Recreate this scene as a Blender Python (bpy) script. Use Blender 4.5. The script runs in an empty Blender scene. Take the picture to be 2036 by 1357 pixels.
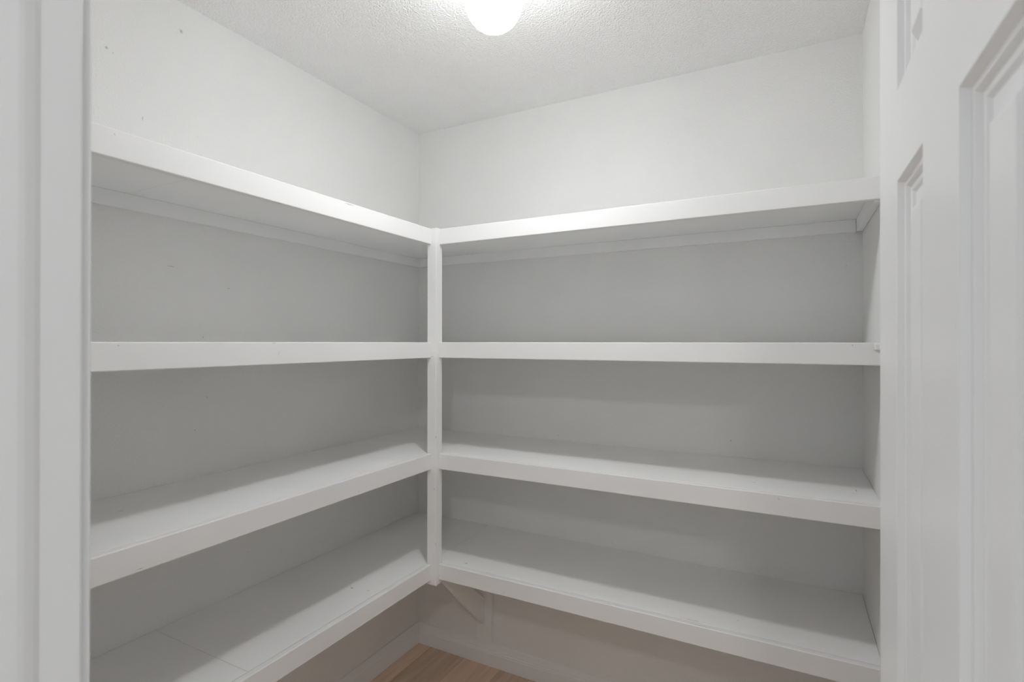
import bpy, bmesh, math, random
from mathutils import Vector, Matrix

# ------------------------------------------------------------------ camera, world, exposure
scene = bpy.context.scene
COL = scene.collection
R = math.radians

CX, CY, CZ = 1.5925, -2.0428, 1.4370          # eye, standing in the doorway
F_PX, YAW, PITCH, ROLL = 1051.2, 27.894, 0.150, 0.0456
cam_data = bpy.data.cameras.new('camera')
cam_data.sensor_width = 36.0
cam_data.lens = F_PX / 2036.0 * 36.0
cam_data.clip_start = 0.02
cam_data.dof.use_dof = True
cam_data.dof.focus_distance = 2.1
cam_data.dof.aperture_fstop = 7.0
cam = bpy.data.objects.new('camera', cam_data)
COL.objects.link(cam)
_y, _p, _r = R(YAW), R(PITCH), R(ROLL)
_F = Vector((-math.sin(_y), math.cos(_y), 0)); _R = Vector((math.cos(_y), math.sin(_y), 0)); _U = Vector((0, 0, 1))
_F2 = math.cos(_p) * _F + math.sin(_p) * _U
_U2 = math.cos(_p) * _U - math.sin(_p) * _F
_R3 = math.cos(_r) * _R + math.sin(_r) * _U2
_U3 = math.cos(_r) * _U2 - math.sin(_r) * _R
_m = Matrix((_R3, _U3, -_F2)).transposed().to_4x4()
_m.translation = Vector((CX, CY, CZ))
cam.matrix_world = _m
scene.camera = cam

world = bpy.data.worlds.new('world')           # even daylight of the room behind the doorway
scene.world = world
world.use_nodes = True
world.node_tree.nodes['Background'].inputs[0].default_value = (0.91, 0.965, 1.0, 1)
world.node_tree.nodes['Background'].inputs[1].default_value = 0.29

hall_data = bpy.data.lights.new('hall_lamp', 'POINT')      # ceiling lamp of the hall behind the camera
hall_data.energy = 7.0
hall_data.shadow_soft_size = 0.05
hall_data.color = (1.0, 0.98, 0.95)
hall_lamp = bpy.data.objects.new('hall_lamp', hall_data)
hall_lamp.location = (1.84, -2.85, 2.33)
COL.objects.link(hall_lamp)

GLOBE_EMISSION = (10.4, 104.0)                   # all round, and extra glow added underneath to brighten the lower shelves
scene.view_settings.view_transform = 'Standard'
scene.view_settings.look = 'None'
scene.view_settings.gamma = 1.0
scene.view_settings.use_curve_mapping = False
scene.view_settings.exposure = 1.27
scene.cycles.max_bounces = 9
scene.cycles.use_light_tree = False
scene.cycles.diffuse_bounces = 8

# ------------------------------------------------------------------ dimensions (metres)
W, H = 1.795, 2.44            # pantry width, ceiling height; corner of the two shelved walls is the origin
YF = -1.841                   # inner face of the front wall with the doorway
WT = 0.115                    # wall thickness
DL, DB = 0.4217, 0.4467       # front of the rails on the left wall / back wall
RAIL_T, RAIL_H, BOARD_T = 0.019, 0.0575, 0.019
ZS = (1.8549, 1.4372, 1.0271, 0.6207)          # shelf tops
PX0, PX1, PY0, PY1 = 0.4035, 0.4430, -0.4650, -0.4266   # corner post
OPEN_X0, OPEN_X1, OPEN_Z = 1.117, 1.731, 2.047

# ------------------------------------------------------------------ helpers
def add_box(bm, x0, x1, y0, y1, z0, z1, bevel=0.0, seg=1):
    b = bmesh.new()
    bmesh.ops.create_cube(b, size=1.0)
    for v in b.verts:
        v.co = Vector(((x0 + x1) / 2 + v.co.x * (x1 - x0), (y0 + y1) / 2 + v.co.y * (y1 - y0), (z0 + z1) / 2 + v.co.z * (z1 - z0)))
    if bevel > 0:
        bmesh.ops.bevel(b, geom=b.edges[:], offset=bevel, segments=seg, affect='EDGES', profile=0.5)
    me = bpy.data.meshes.new('tmp'); b.to_mesh(me); b.free()
    bm.from_mesh(me); bpy.data.meshes.remove(me)

def add_sweep(bm, rings, closed_ring=True, cap=True):
    """rings: list of equal-length point lists, joined into a skin."""
    vs = [[bm.verts.new(p) for p in r] for r in rings]
    n = len(rings[0])
    for a, b in zip(vs[:-1], vs[1:]):
        for i in range(n if closed_ring else n - 1):
            j = (i + 1) % n
            bm.faces.new((a[i], a[j], b[j], b[i]))
    if cap:
        bm.faces.new(vs[0][::-1]); bm.faces.new(vs[-1])

def add_lathe(bm, prof, c, axis='z', n=40):
    rings = []
    for k in range(n):
        a = 2 * math.pi * k / n
        rings.append([(r * math.cos(a), r * math.sin(a), h) for r, h in prof])
    rings.append(rings[0])
    vs = [[bm.verts.new(p) for p in r] for r in rings[:-1]]
    vs.append(vs[0])
    for a, b in zip(vs[:-1], vs[1:]):
        for i in range(len(prof) - 1):
            bm.faces.new((a[i], b[i], b[i + 1], a[i + 1]))
    bmesh.ops.remove_doubles(bm, verts=bm.verts[:], dist=1e-6)
    for v in bm.verts:
        x, y, z = v.co
        v.co = Vector((c[0] + x, c[1] + y, c[2] + z)) if axis == 'z' else Vector((c[0] + z, c[1] + x, c[2] + y))

def obj(name, bm, mat, parent=None, smooth=False, origin=None):
    bmesh.ops.recalc_face_normals(bm, faces=bm.faces[:])
    me = bpy.data.meshes.new(name)
    bm.to_mesh(me); bm.free()
    if smooth:
        for p in me.polygons: p.use_smooth = True
    o = bpy.data.objects.new(name, me)
    COL.objects.link(o)
    if mat: me.materials.append(mat)
    if parent is not None:
        o.parent = parent
        o.matrix_parent_inverse = Matrix.Translation(-parent.location)
    return o

def box(name, mat, parent, dims, bevel=0.0, seg=1):
    bm = bmesh.new(); add_box(bm, *dims, bevel=bevel, seg=seg)
    return obj(name, bm, mat, parent)

def thing(name, loc, label=None, cat=None, group=None, kind=None):
    o = bpy.data.objects.new(name, None)
    o.empty_display_size = 0.1
    o.location = loc
    COL.objects.link(o)
    return tag(o, label, cat, group, kind)

def tag(o, label=None, cat=None, group=None, kind=None):
    if label: o['label'] = label
    if cat: o['category'] = cat
    if group: o['group'] = group
    if kind: o['kind'] = kind
    return o

# ------------------------------------------------------------------ materials
def new_mat(name):
    m = bpy.data.materials.new(name); m.use_nodes = True
    nt = m.node_tree
    return m, nt, nt.nodes, nt.links, nt.nodes['Principled BSDF']

def math_node(N, L, op, a, b=None, clamp=False):
    n = N.new('ShaderNodeMath'); n.operation = op; n.use_clamp = clamp
    for i, v in enumerate((a, b)):
        if v is None: continue
        if hasattr(v, 'type'): L.new(v, n.inputs[i])
        else: n.inputs[i].default_value = v
    return n.outputs[0]

def mark_mask(N, L, pos, marks):
    """little scuffs and chips in the paint: (centre, half sizes) in metres, ragged edges."""
    noise = N.new('ShaderNodeTexNoise'); noise.inputs['Scale'].default_value = 420; noise.inputs['Detail'].default_value = 1
    L.new(pos, noise.inputs['Vector'])
    best = None
    for c, r in marks:
        s = N.new('ShaderNodeVectorMath'); s.operation = 'SUBTRACT'; L.new(pos, s.inputs[0]); s.inputs[1].default_value = c
        q = N.new('ShaderNodeVectorMath'); q.operation = 'DIVIDE'; L.new(s.outputs[0], q.inputs[0]); q.inputs[1].default_value = r
        l = N.new('ShaderNodeVectorMath'); l.operation = 'LENGTH'; L.new(q.outputs[0], l.inputs[0])
        best = l.outputs['Value'] if best is None else math_node(N, L, 'MINIMUM', best, l.outputs['Value'])
    a = math_node(N, L, 'SUBTRACT', 1.0, best, True)
    b = math_node(N, L, 'MULTIPLY', noise.outputs['Fac'], 2.2)
    c = math_node(N, L, 'MULTIPLY', a, b)
    d = math_node(N, L, 'SUBTRACT', c, 0.35, True)
    return math_node(N, L, 'MULTIPLY', d, 1.3, True)

def paint(name, col, rough, bump_scale, bump_dist, marks=None, mark_col=(0.24, 0.23, 0.215), spec=0.35, grime=0.03,
          bump2=None, specks=0.0):
    m, nt, N, L, B = new_mat(name)
    geo = N.new('ShaderNodeNewGeometry'); pos = geo.outputs['Position']
    big = N.new('ShaderNodeTexNoise'); big.inputs['Scale'].default_value = 3.5; big.inputs['Detail'].default_value = 1
    L.new(pos, big.inputs['Vector'])
    mr = N.new('ShaderNodeMapRange'); mr.inputs[1].default_value = 0.3; mr.inputs[2].default_value = 0.7
    mr.inputs[3].default_value = 1 - grime; mr.inputs[4].default_value = 1.0
    L.new(big.outputs['Fac'], mr.inputs[0])
    mul = N.new('ShaderNodeMix'); mul.data_type = 'RGBA'; mul.blend_type = 'MULTIPLY'; mul.inputs[0].default_value = 1
    mul.inputs[6].default_value = (*col, 1)
    L.new(mr.outputs[0], mul.inputs[7])
    out = mul.outputs[2]
    if specks > 0:                                            # faint scattered wear
        st = N.new('ShaderNodeTexNoise'); st.inputs['Scale'].default_value = 120; st.inputs['Detail'].default_value = 5
        L.new(pos, st.inputs['Vector'])
        sm = N.new('ShaderNodeMapRange'); sm.inputs[1].default_value = 0.69; sm.inputs[2].default_value = 0.76
        sm.inputs[3].default_value = 0; sm.inputs[4].default_value = specks
        L.new(st.outputs['Fac'], sm.inputs[0])
        mx = N.new('ShaderNodeMix'); mx.data_type = 'RGBA'; mx.inputs[7].default_value = (*[c * 0.55 for c in col], 1)
        L.new(sm.outputs[0], mx.inputs[0]); L.new(out, mx.inputs[6]); out = mx.outputs[2]
    if marks:
        k = mark_mask(N, L, pos, marks)
        mx = N.new('ShaderNodeMix'); mx.data_type = 'RGBA'; mx.inputs[7].default_value = (*mark_col, 1)
        L.new(k, mx.inputs[0]); L.new(out, mx.inputs[6]); out = mx.outputs[2]
    L.new(out, B.inputs['Base Color'])
    B.inputs['Roughness'].default_value = rough
    B.inputs['Specular IOR Level'].default_value = spec
    if bump_dist > 0:
        t = N.new('ShaderNodeTexNoise'); t.inputs['Scale'].default_value = bump_scale; t.inputs['Detail'].default_value = 1.0
        L.new(pos, t.inputs['Vector'])
        h = t.outputs['Fac']
        if bump2:
            v = N.new('ShaderNodeTexVoronoi'); v.inputs['Scale'].default_value = bump2; v.feature = 'SMOOTH_F1'
            L.new(pos, v.inputs['Vector'])
            h = math_node(N, L, 'ADD', h, math_node(N, L, 'MULTIPLY', v.outputs['Distance'], -0.5))
        b = N.new('ShaderNodeBump'); b.inputs['Strength'].default_value = 1.0; b.inputs['Distance'].default_value = bump_dist
        L.new(h, b.inputs['Height']); L.new(b.outputs[0], B.inputs['Normal'])
    return m

WALL_MARKS = [((0, -1.123, 2.355), (.02, .010, .012)), ((0, -1.315, 2.212), (.02, .008, .008)), ((0, -1.30, 2.205), (.02, .004, .004)),
              ((0, -1.227, 2.058), (.02, .003, .012)), ((0, -1.15, 1.657), (.02, .020, .0025)), ((0, -0.972, 1.609), (.02, .012, .002)),
              ((0, -1.055, 1.452), (.02, .004, .006)), ((0, -1.042, 1.268), (.02, .004, .0045)), ((0, -1.17, 1.253), (.02, .0035, .0025)),
              ((0, -1.079, 1.171), (.02, .003, .0045)), ((0, -0.904, .743), (.02, .003, .003)),
              ((1.751, 0, 1.69), (.003, .02, .003)), ((.73, 0, 1.049), (.003, .02, .006)), ((1.399, 0, 1.085), (.005, .02, .006)),
              ((1.324, 0, 1.031), (.003, .02, .003)), ((1.49, 0, .634), (.003, .02, .003))]
RAIL_MARKS = [((DL, -.872, 1.850), (.004, .034, .0035)), ((DL, -1.118, 1.7965), (.012, .018, .0028)), ((DL, -1.493, 1.844), (.01, .003, .003)),
              ((DL, -1.132, 1.4345), (.01, .012, .0016)), ((DL, -1.118, 1.408), (.01, .0015, .012)), ((DL, -1.486, 1.430), (.01, .003, .003)),
              ((DL, -1.446, .976), (.01, .014, .0018)), ((DL, -.831, .980), (.01, .0025, .006)), ((DL, -.845, .973), (.01, .004, .002)),
              ((.717, -DB, .576), (.003, .01, .005)), ((1.729, -DB, 1.430), (.0028, .01, .0028)), ((1.561, -DB, 1.015), (.004, .01, .002)),
              ((.63, -DB, .6207), (.05, .003, .002)), ((1.36, -DB + .004, .6207), (.06, .003, .002)), ((1.08, -DB + .003, .6207), (.03, .002, .002)),
              ((.443, -.465, 1.09), (.004, .004, .012)), ((.436, -.465, .90), (.004, .006, .008)), ((.425, -.465, 1.385), (.014, .006, .002)),
              ((.443, -.465, .70), (.003, .003, .014))]
SHELF_MARKS = [((1.452, -.36, .6207), (.004, .004, .01)), ((1.623, -.076, .6207), (.003, .003, .01)), ((1.33, -.420, .6207), (.05, .0025, .01)),
               ((.53, -.395, .6207), (.012, .006, .01)), ((1.743, -.34, 1.0271), (.018, .002, .01)), ((1.75, -.30, 1.0271), (.002, .035, .01)),
               ((1.495, -.342, 1.0271), (.01, .004, .01)), ((.155, -1.353, 1.0271), (.003, .014, .01)), ((.208, -1.118, 1.0271), (.004, .012, .01)),
               ((.302, -.738, .6207), (.012, .006, .01)), ((.363, -.726, .6207), (.004, .010, .01)), ((.2, -1.16, 1.0271), (.003, .02, .01))]

M_WALL = paint('wall_paint', (.825, .822, .812), .75, 210, .0014, WALL_MARKS, (.46, .45, .43), spec=.2)
M_CEIL = paint('ceiling_orange_peel', (.89, .888, .882), .8, 170, .0045, spec=.2)
M_RAIL = paint('trim_enamel', (.85, .85, .847), .42, 60, .00015, RAIL_MARKS, (.40, .385, .365), grime=.03)
M_SHELF = paint('shelf_enamel', (.905, .905, .90), .45, 90, .00025, SHELF_MARKS, (.33, .32, .30), grime=.05, specks=0)
M_TRIM = paint('frame_enamel', (.765, .765, .768), .38, 60, .0001, grime=.02)
M_DOOR = paint('door_enamel', (.92, .924, .93), .34, 160, .00008, grime=.02)

def plastic(name, col, rough):
    m, nt, N, L, B = new_mat(name)
    n = N.new('ShaderNodeTexNoise'); n.inputs['Scale'].default_value = 40
    mr = N.new('ShaderNodeMapRange'); mr.inputs[3].default_value = rough - .05; mr.inputs[4].default_value = rough + .05
    L.new(n.outputs['Fac'], mr.inputs[0]); L.new(mr.outputs[0], B.inputs['Roughness'])
    B.inputs['Base Color'].default_value = (*col, 1)
    return m, B
M_PLASTIC, _ = plastic('white_plastic', (.86, .86, .86), .3)
M_METAL, _b = plastic('satin_nickel', (.62, .60, .57), .3); _b.inputs['Metallic'].default_value = 1.0

def glow():
    m, nt, N, L, B = new_mat('lit_opal_glass')
    B.inputs['Base Color'].default_value = (.9, .9, .9, 1)
    B.inputs['Roughness'].default_value = .2
    B.inputs['Emission Color'].default_value = (.975, .99, 1.0, 1)
    geo = N.new('ShaderNodeNewGeometry'); sep = N.new('ShaderNodeSeparateXYZ'); L.new(geo.outputs['Normal'], sep.inputs[0])
    down = math_node(N, L, 'MULTIPLY', sep.outputs['Z'], -1.0, True)
    down = math_node(N, L, 'POWER', down, 5.0)
    e = math_node(N, L, 'ADD', math_node(N, L, 'MULTIPLY', down, GLOBE_EMISSION[1]), GLOBE_EMISSION[0])
    L.new(e, B.inputs['Emission Strength'])
    return m
M_GLOW = glow()

def oak():
    m, nt, N, L, B = new_mat('oak_laminate')
    geo = N.new('ShaderNodeNewGeometry'); info = N.new('ShaderNodeObjectInfo')
    mp = N.new('ShaderNodeMapping'); mp.inputs['Scale'].default_value = (38, 2.2, 1)
    add = N.new('ShaderNodeVectorMath'); add.operation = 'ADD'
    sc = N.new('ShaderNodeVectorMath'); sc.operation = 'SCALE'; sc.inputs['Scale'].default_value = 7.0
    L.new(info.outputs['Random'], sc.inputs[0])
    L.new(geo.outputs['Position'], add.inputs[0]); L.new(sc.outputs[0], add.inputs[1]); L.new(add.outputs[0], mp.inputs['Vector'])
    n = N.new('ShaderNodeTexNoise'); n.inputs['Scale'].default_value = 1.0; n.inputs['Detail'].default_value = 6; n.inputs['Distortion'].default_value = .6
    L.new(mp.outputs[0], n.inputs['Vector'])
    cr = N.new('ShaderNodeValToRGB'); e = cr.color_ramp.elements
    e[0].position = .3; e[0].color = (.64, .48, .365, 1); e[1].position = .72; e[1].color = (.82, .645, .51, 1)
    L.new(n.outputs['Fac'], cr.inputs[0])
    hs = N.new('ShaderNodeHueSaturation')
    mr = N.new('ShaderNodeMapRange'); mr.inputs[3].default_value = .88; mr.inputs[4].default_value = 1.1
    L.new(info.outputs['Random'], mr.inputs[0]); L.new(mr.outputs[0], hs.inputs['Value']); L.new(cr.outputs[0], hs.inputs['Color'])
    L.new(hs.outputs[0], B.inputs['Base Color'])
    B.inputs['Roughness'].default_value = .45
    b = N.new('ShaderNodeBump'); b.inputs['Distance'].default_value = .0003; L.new(n.outputs['Fac'], b.inputs['Height']); L.new(b.outputs[0], B.inputs['Normal'])
    return m
M_OAK = oak()
def grout():
    m, nt, N, L, B = new_mat('subfloor')
    n = N.new('ShaderNodeTexNoise'); n.inputs['Scale'].default_value = 30
    cr = N.new('ShaderNodeValToRGB'); cr.color_ramp.elements[0].color = (.06, .04, .03, 1); cr.color_ramp.elements[1].color = (.10, .07, .05, 1)
    L.new(n.outputs['Fac'], cr.inputs[0]); L.new(cr.outputs[0], B.inputs['Base Color']); B.inputs['Roughness'].default_value = .9
    return m
M_SUB = grout()

# ------------------------------------------------------------------ room shell
YO = YF - WT
def shell(name, mat, dims, label, cat):
    return tag(box(name, mat, None, dims), label, cat, kind='structure')

floor = shell('floor', M_SUB, (-.1, 2.3, -3.4, .1, -.05, -.012), 'oak laminate floor under the lowest shelves', 'floor')
rng = random.Random(4)
PW = .187
x = 0.0
xs = []
x = -.1
while x < 2.3:
    xs.append((x, min(x + PW, 2.3))); x += PW
for (xa, xb) in xs:
    yb = .1
    first = rng.uniform(.35, 1.2)
    while yb > -3.39:
        ya = max(yb - first, -3.4)
        box('plank', M_OAK, floor, (xa + .0006, xb - .0006, ya + .0006, yb - .0006, -.012, 0), bevel=.0008)
        yb = ya; first = 1.22

shell('wall_left', M_WALL, (-.1, 0, YO, 0, 0, H), 'plain off-white wall behind the shelves at the left', 'wall')
shell('wall_back', M_WALL, (-.1, W + .1, 0, .1, 0, H), 'plain off-white wall behind the long shelves facing the doorway', 'wall')
shell('wall_right', M_WALL, (W, W + .1, YO, 0, 0, H), 'narrow strip of off-white wall beside the open door', 'wall')
shell('ceiling', M_CEIL, (-.1, 2.3, -3.4, .1, H, H + .06), 'white textured ceiling around the globe light', 'ceiling')
bm = bmesh.new()
JT = .018
add_box(bm, 0, OPEN_X0 - JT, YO, YF, 0, H)
add_box(bm, OPEN_X1 + JT, W, YO, YF, 0, H)
add_box(bm, OPEN_X0 - JT, OPEN_X1 + JT, YO, YF, OPEN_Z + JT, H)
tag(obj('wall_front', bm, M_WALL), 'off-white wall that holds the doorway', 'wall', kind='structure')

# baseboards: moulded profile (t = out from the wall, z), mitred where they meet
BB = [(0, 0), (.0145, 0), (.0145, .056), (.0128, .058), (.0128, .063), (.0100, .068), (.0100, .075), (.0085, .080), (.0075, .088), (.0065, .0945), (0, .0955)]
def baseboard(name, a, b, label):
    bm = bmesh.new()
    add_sweep(bm, [[a(t, z) for t, z in BB], [b(t, z) for t, z in BB]])
    tag(obj(name, bm, M_RAIL), label, 'baseboard', kind='structure')
baseboard('baseboard_left', lambda t, z: (t, YF, z), lambda t, z: (t, -t, z), 'white moulded baseboard along the foot of the left wall')
baseboard('baseboard_back', lambda t, z: (t, -t, z), lambda t, z: (W - t, -t, z), 'white moulded baseboard along the foot of the back wall')
baseboard('baseboard_right', lambda t, z: (W - t, -t, z), lambda t, z: (W - t, YF + .02, z), 'white moulded baseboard behind the open door')
baseboard('baseboard_front', lambda t, z: (.0145, YF + t, z), lambda t, z: (OPEN_X0 - .064, YF + t, z), 'white moulded baseboard beside the doorway')

# ------------------------------------------------------------------ door frame
frame = thing('trim_1', (OPEN_X0, YF, 0), 'white door frame close to the camera, at the edge of the picture', 'door frame', kind='structure')
JY0, JY1 = YO, YF + .0005
for (xa, xb) in ((OPEN_X0 - JT + .0005, OPEN_X0), (OPEN_X1, OPEN_X1 + JT - .0005)):
    box('jamb', M_TRIM, frame, (xa, xb, JY0, JY1, 0, OPEN_Z + JT - .0005), bevel=.0022, seg=3)
box('head_jamb', M_TRIM, frame, (OPEN_X0 + .0002, OPEN_X1 - .0002, JY0, JY1, OPEN_Z, OPEN_Z + JT - .0005), bevel=.0015, seg=2)
SY1 = CY + .1765; SY0 = SY1 - .034
# stops with an eased edge, proud of the jambs
def stop(xa, s):
    prof = [(0, SY0), (.0042, SY0), (.0042, SY1 - .014), (.0036, SY1 - .010), (.0018, SY1 - .004), (.0, SY1)]
    bm = bmesh.new()
    add_sweep(bm, [[(xa + s * t, yy, z) for t, yy in prof] for z in (0.0, OPEN_Z)])
    o = obj('stop', bm, M_TRIM, frame)
stop(OPEN_X0, 1); stop(OPEN_X1, -1)
box('stop', M_TRIM, frame, (OPEN_X0 + .0045, OPEN_X1 - .0045, SY0, SY1, OPEN_Z - .0045, OPEN_Z), bevel=.002)
CAS = [(0, 0), (0, .007), (.002, .0086), (.008, .0092), (.012, .0075), (.030, .011), (.044, .0145), (.050, .0165), (.055, .0165), (.057, .014), (.057, 0)]
def casing(side, face, d):
    bm = bmesh.new()
    if side == 'head':
        z = OPEN_Z + .005
        add_sweep(bm, [[(OPEN_X0 - .005 - u, face + d * t, z + u) for u, t in CAS], [(OPEN_X1 + .005 + u, face + d * t, z + u) for u, t in CAS]])
    else:
        xx, s = (OPEN_X0 - .005, -1) if side == 'l' else (OPEN_X1 + .005, 1)
        add_sweep(bm, [[(xx + s * u, face + d * t, 0) for u, t in CAS], [(xx + s * u, face + d * t, OPEN_Z + .005 + u) for u, t in CAS]])
    obj('casing', bm, M_TRIM, frame)
for side in ('l', 'r', 'head'):
    casing(side, YF, 1); casing(side, YO, -1)

# ------------------------------------------------------------------ six-panel door, swung open beside the camera
DX0 = CX + .0998; DX1 = DX0 + .035
DY0, DY1, DZ0, DZ1 = -1.8355, -1.2255, .012, 2.040
door = thing('door_1', (DX1, DY0, 0), 'white six-panel door standing open beside the shelves', 'door', kind='structure')
STILE, MULL = .1235, .109
pw = (DY1 - DY0 - 2 * STILE - MULL) / 2
cols = [(DY1 - STILE - pw, DY1 - STILE), (DY0 + STILE, DY0 + STILE + pw)]
rows = [(1.7055, 1.925), (1.005, 1.611), (.205, .805)]
PROF = [(0, 0), (.0012, .0), (.0042, .0058), (.0085, .0064), (.0112, .0102), (.0155, .0108), (.0185, .0135), (.0330, .0135), (.0420, .0055), (.0445, .0050)]
# slab: stiles and rails round the six openings, one skin with the edges closed
bm = bmesh.new()
ys = sorted({DY0, DY1, *[v for c in cols for v in c]})
zs = sorted({DZ0, DZ1, *[v for r in rows for v in r]})
def is_hole(ya, yb, za, zb):
    return any(c[0] <= ya and yb <= c[1] for c in cols) and any(r[0] <= za and zb <= r[1] for r in rows)
for xx in (DX0, DX1):
    for ya, yb in zip(ys[:-1], ys[1:]):
        for za, zb in zip(zs[:-1], zs[1:]):
            if not is_hole(ya, yb, za, zb):
                bm.faces.new([bm.verts.new(p) for p in ((xx, ya, za), (xx, yb, za), (xx, yb, zb), (xx, ya, zb))])
for ya, yb in ((DY0, DY0), (DY1, DY1)):
    for za, zb in zip(zs[:-1], zs[1:]):
        bm.faces.new([bm.verts.new(p) for p in ((DX0, ya, za), (DX1, ya, za), (DX1, ya, zb), (DX0, ya, zb))])
for z in (DZ0, DZ1):
    for ya, yb in zip(ys[:-1], ys[1:]):
        bm.faces.new([bm.verts.new(p) for p in ((DX0, ya, z), (DX1, ya, z), (DX1, yb, z), (DX0, yb, z))])
bmesh.ops.remove_doubles(bm, verts=bm.verts[:], dist=1e-5)
bmesh.ops.recalc_face_normals(bm, faces=bm.faces[:])
obj('slab', bm, M_DOOR, door)
for c in cols:
    for r in rows:
        bm = bmesh.new()
        for xx, s in ((DX0, 1), (DX1, -1)):
            rings = [[(xx + s * d, c[0] + u, r[0] + u), (xx + s * d, c[1] - u, r[0] + u), (xx + s * d, c[1] - u, r[1] - u), (xx + s * d, c[0] + u, r[1] - u)] for u, d in PROF]
            vs = [[bm.verts.new(p) for p in ring] for ring in rings]
            for a, b in zip(vs[:-1], vs[1:]):
                for i in range(4):
                    j = (i + 1) % 4
                    f = (a[i], a[j], b[j], b[i]) if s < 0 else (b[i], b[j], a[j], a[i])
                    bm.faces.new(f)
            bm.faces.new(vs[-1] if s < 0 else vs[-1][::-1])
        me = bpy.data.meshes.new('panel'); bm.to_mesh(me); bm.free(); me.materials.append(M_DOOR)
        o = bpy.data.objects.new('panel', me); COL.objects.link(o); o.parent = door
        o.matrix_parent_inverse = Matrix.Translation(-door.location)
for s, xx in ((-1, DX0), (1, DX1)):                       # knob at its usual height, below the picture
    bm = bmesh.new()
    add_lathe(bm, [(0, 0), (.032, 0), (.032, s * .006), (.012, s * .010), (.011, s * .030), (.022, s * .038), (.027, s * .050), (.022, s * .060), (0, s * .064)], (xx, DY1 - .06, .915), axis='x', n=28)
    obj('knob', bm, M_METAL, door, smooth=True)
for z in (.25, 1.02, 1.80):
    bm = bmesh.new()
    add_lathe(bm, [(0, -.045), (.0055, -.045), (.0055, .045), (0, .045)], (DX1 + .0055, DY0 + .0005, z), n=14)
    obj('hinge', bm, M_METAL, door, smooth=False)

# ------------------------------------------------------------------ built-in shelves
ORD = ('topmost', 'second from the top', 'third from the top', 'lowest')
G = 'built-in pantry shelves'
LEFT_SEAM = (-1.272, -.92, -.325, -1.19)
BACK_SEAM = (None, None, None, None)
EPS = .0016
for i, z in enumerate(ZS):
    # along the left wall, running into the corner
    t = thing('wall_shelf', (.2, -.9, z - RAIL_H), 'white wooden shelf along the wall at the left, %s of its four' % ORD[i], 'shelf', G)
    bx0, bx1 = .0008, DL - RAIL_T - EPS
    s = LEFT_SEAM[i]
    for ya, yb in ((YF + .001, s - .0003), (s + .0003, -.0008)):
        box('board', M_SHELF, t, (bx0, bx1, ya, yb, z - BOARD_T, z), bevel=.0006)
    box('front_rail', M_RAIL, t, (DL - RAIL_T, DL, YF + .001, PY0 - .0002, z - RAIL_H, z), bevel=.0024, seg=3)
    zc = z - BOARD_T
    box('cleat', M_SHELF, t, (.0008, .0185, YF + .001, -.0008, zc - .040, zc - .0002), bevel=.0008)
    # along the back wall
    t = thing('wall_shelf', (1.1, -.22, z - RAIL_H), 'white wooden shelf along the wall facing the doorway, %s of its four' % ORD[i], 'shelf', G)
    box('board', M_SHELF, t, (DL - RAIL_T - EPS + .0006, W - .0008, -(DB - RAIL_T - EPS), -.0008, z - BOARD_T, z), bevel=.0006)
    box('front_rail', M_RAIL, t, (PX1 + .0002, W - .0008, -DB, -DB + RAIL_T, z - RAIL_H, z), bevel=.0024, seg=3)
    box('cleat', M_SHELF, t, (.0190, W - .0190, -.0185, -.0008, zc - .040, zc - .0002), bevel=.0008)
    box('cleat', M_SHELF, t, (W - .0185, W - .0008, -(DB - RAIL_T - EPS), -.0190, zc - .040, zc - .0002), bevel=.0008)

# corner post at the inner corner, hanging just below the lowest rails
tag(box('corner_post', M_RAIL, None, (PX0, PX1, PY0, PY1, .5455, ZS[0] + .0025), bevel=.0016, seg=2),
    'white square wooden post joining the shelves at their inner corner', 'post')

# diagonal brace under the post, nailed to an upright board on the back wall
brace = thing('shelf_brace', (.382, -.02, .0955), 'white diagonal brace under the corner post, meeting an upright board on the wall', 'brace')
UZ1 = ZS[3] - BOARD_T - .0405
box('upright_board', M_RAIL, brace, (.345, .4175, -.0180, -.0008, .0960, UZ1), bevel=.001)
th = .019
def brace_pt(u, z, side):
    # u = 0 at the wall, 1 at the post; the brace leans slightly sideways
    xx = .3655 + u * (.4215 - .3655)
    return (xx + side * th, -.0182 + u * (-.4240 + .0182), z)
outline = [(0, .204), (.034, .190), (1.0, .5525), (1.0, .5630), (.84, .5630), (0, .298)]
bm = bmesh.new()
add_sweep(bm, [[brace_pt(u, z, 0) for u, z in outline], [brace_pt(u, z, 1) for u, z in outline]])
bmesh.ops.bevel(bm, geom=bm.edges[:], offset=.0006, segments=1, affect='EDGES')
obj('brace_board', bm, M_RAIL, brace)

# small plastic catch on the second rail, half hidden by the door's edge
bm = bmesh.new()
add_box(bm, 1.7740, 1.7935, -DB - .0085, -DB - .0002, 1.4185, 1.4355, bevel=.0032, seg=3)
tag(obj('cabinet_catch', bm, M_PLASTIC), 'small white plastic catch on the second rail beside the door edge', 'catch')

# ------------------------------------------------------------------ globe light on the ceiling
GC = (.930, -.891, 2.294); GR = .0725
lamp = thing('ceiling_light', (GC[0], GC[1], H), 'lit round white globe light on the ceiling', 'ceiling light')
bm = bmesh.new()
prof = [(GR * math.sin(math.pi * k / 16), -GR * math.cos(math.pi * k / 16)) for k in range(0, 15)]
prof[0] = (0.0, -GR)
prof += [(prof[-1][0], prof[-1][1] + .008)]
add_lathe(bm, prof, GC, n=26)
obj('globe', bm, M_GLOW, lamp, smooth=True)
bm = bmesh.new()
add_lathe(bm, [(0, -.076), (.036, -.076), (.038, -.070), (.038, -.034), (.046, -.028), (.056, -.016), (.060, -.008), (.060, -.0004), (0, -.0004)], (GC[0], GC[1], H), n=40)
obj('base', bm, M_PLASTIC, lamp)
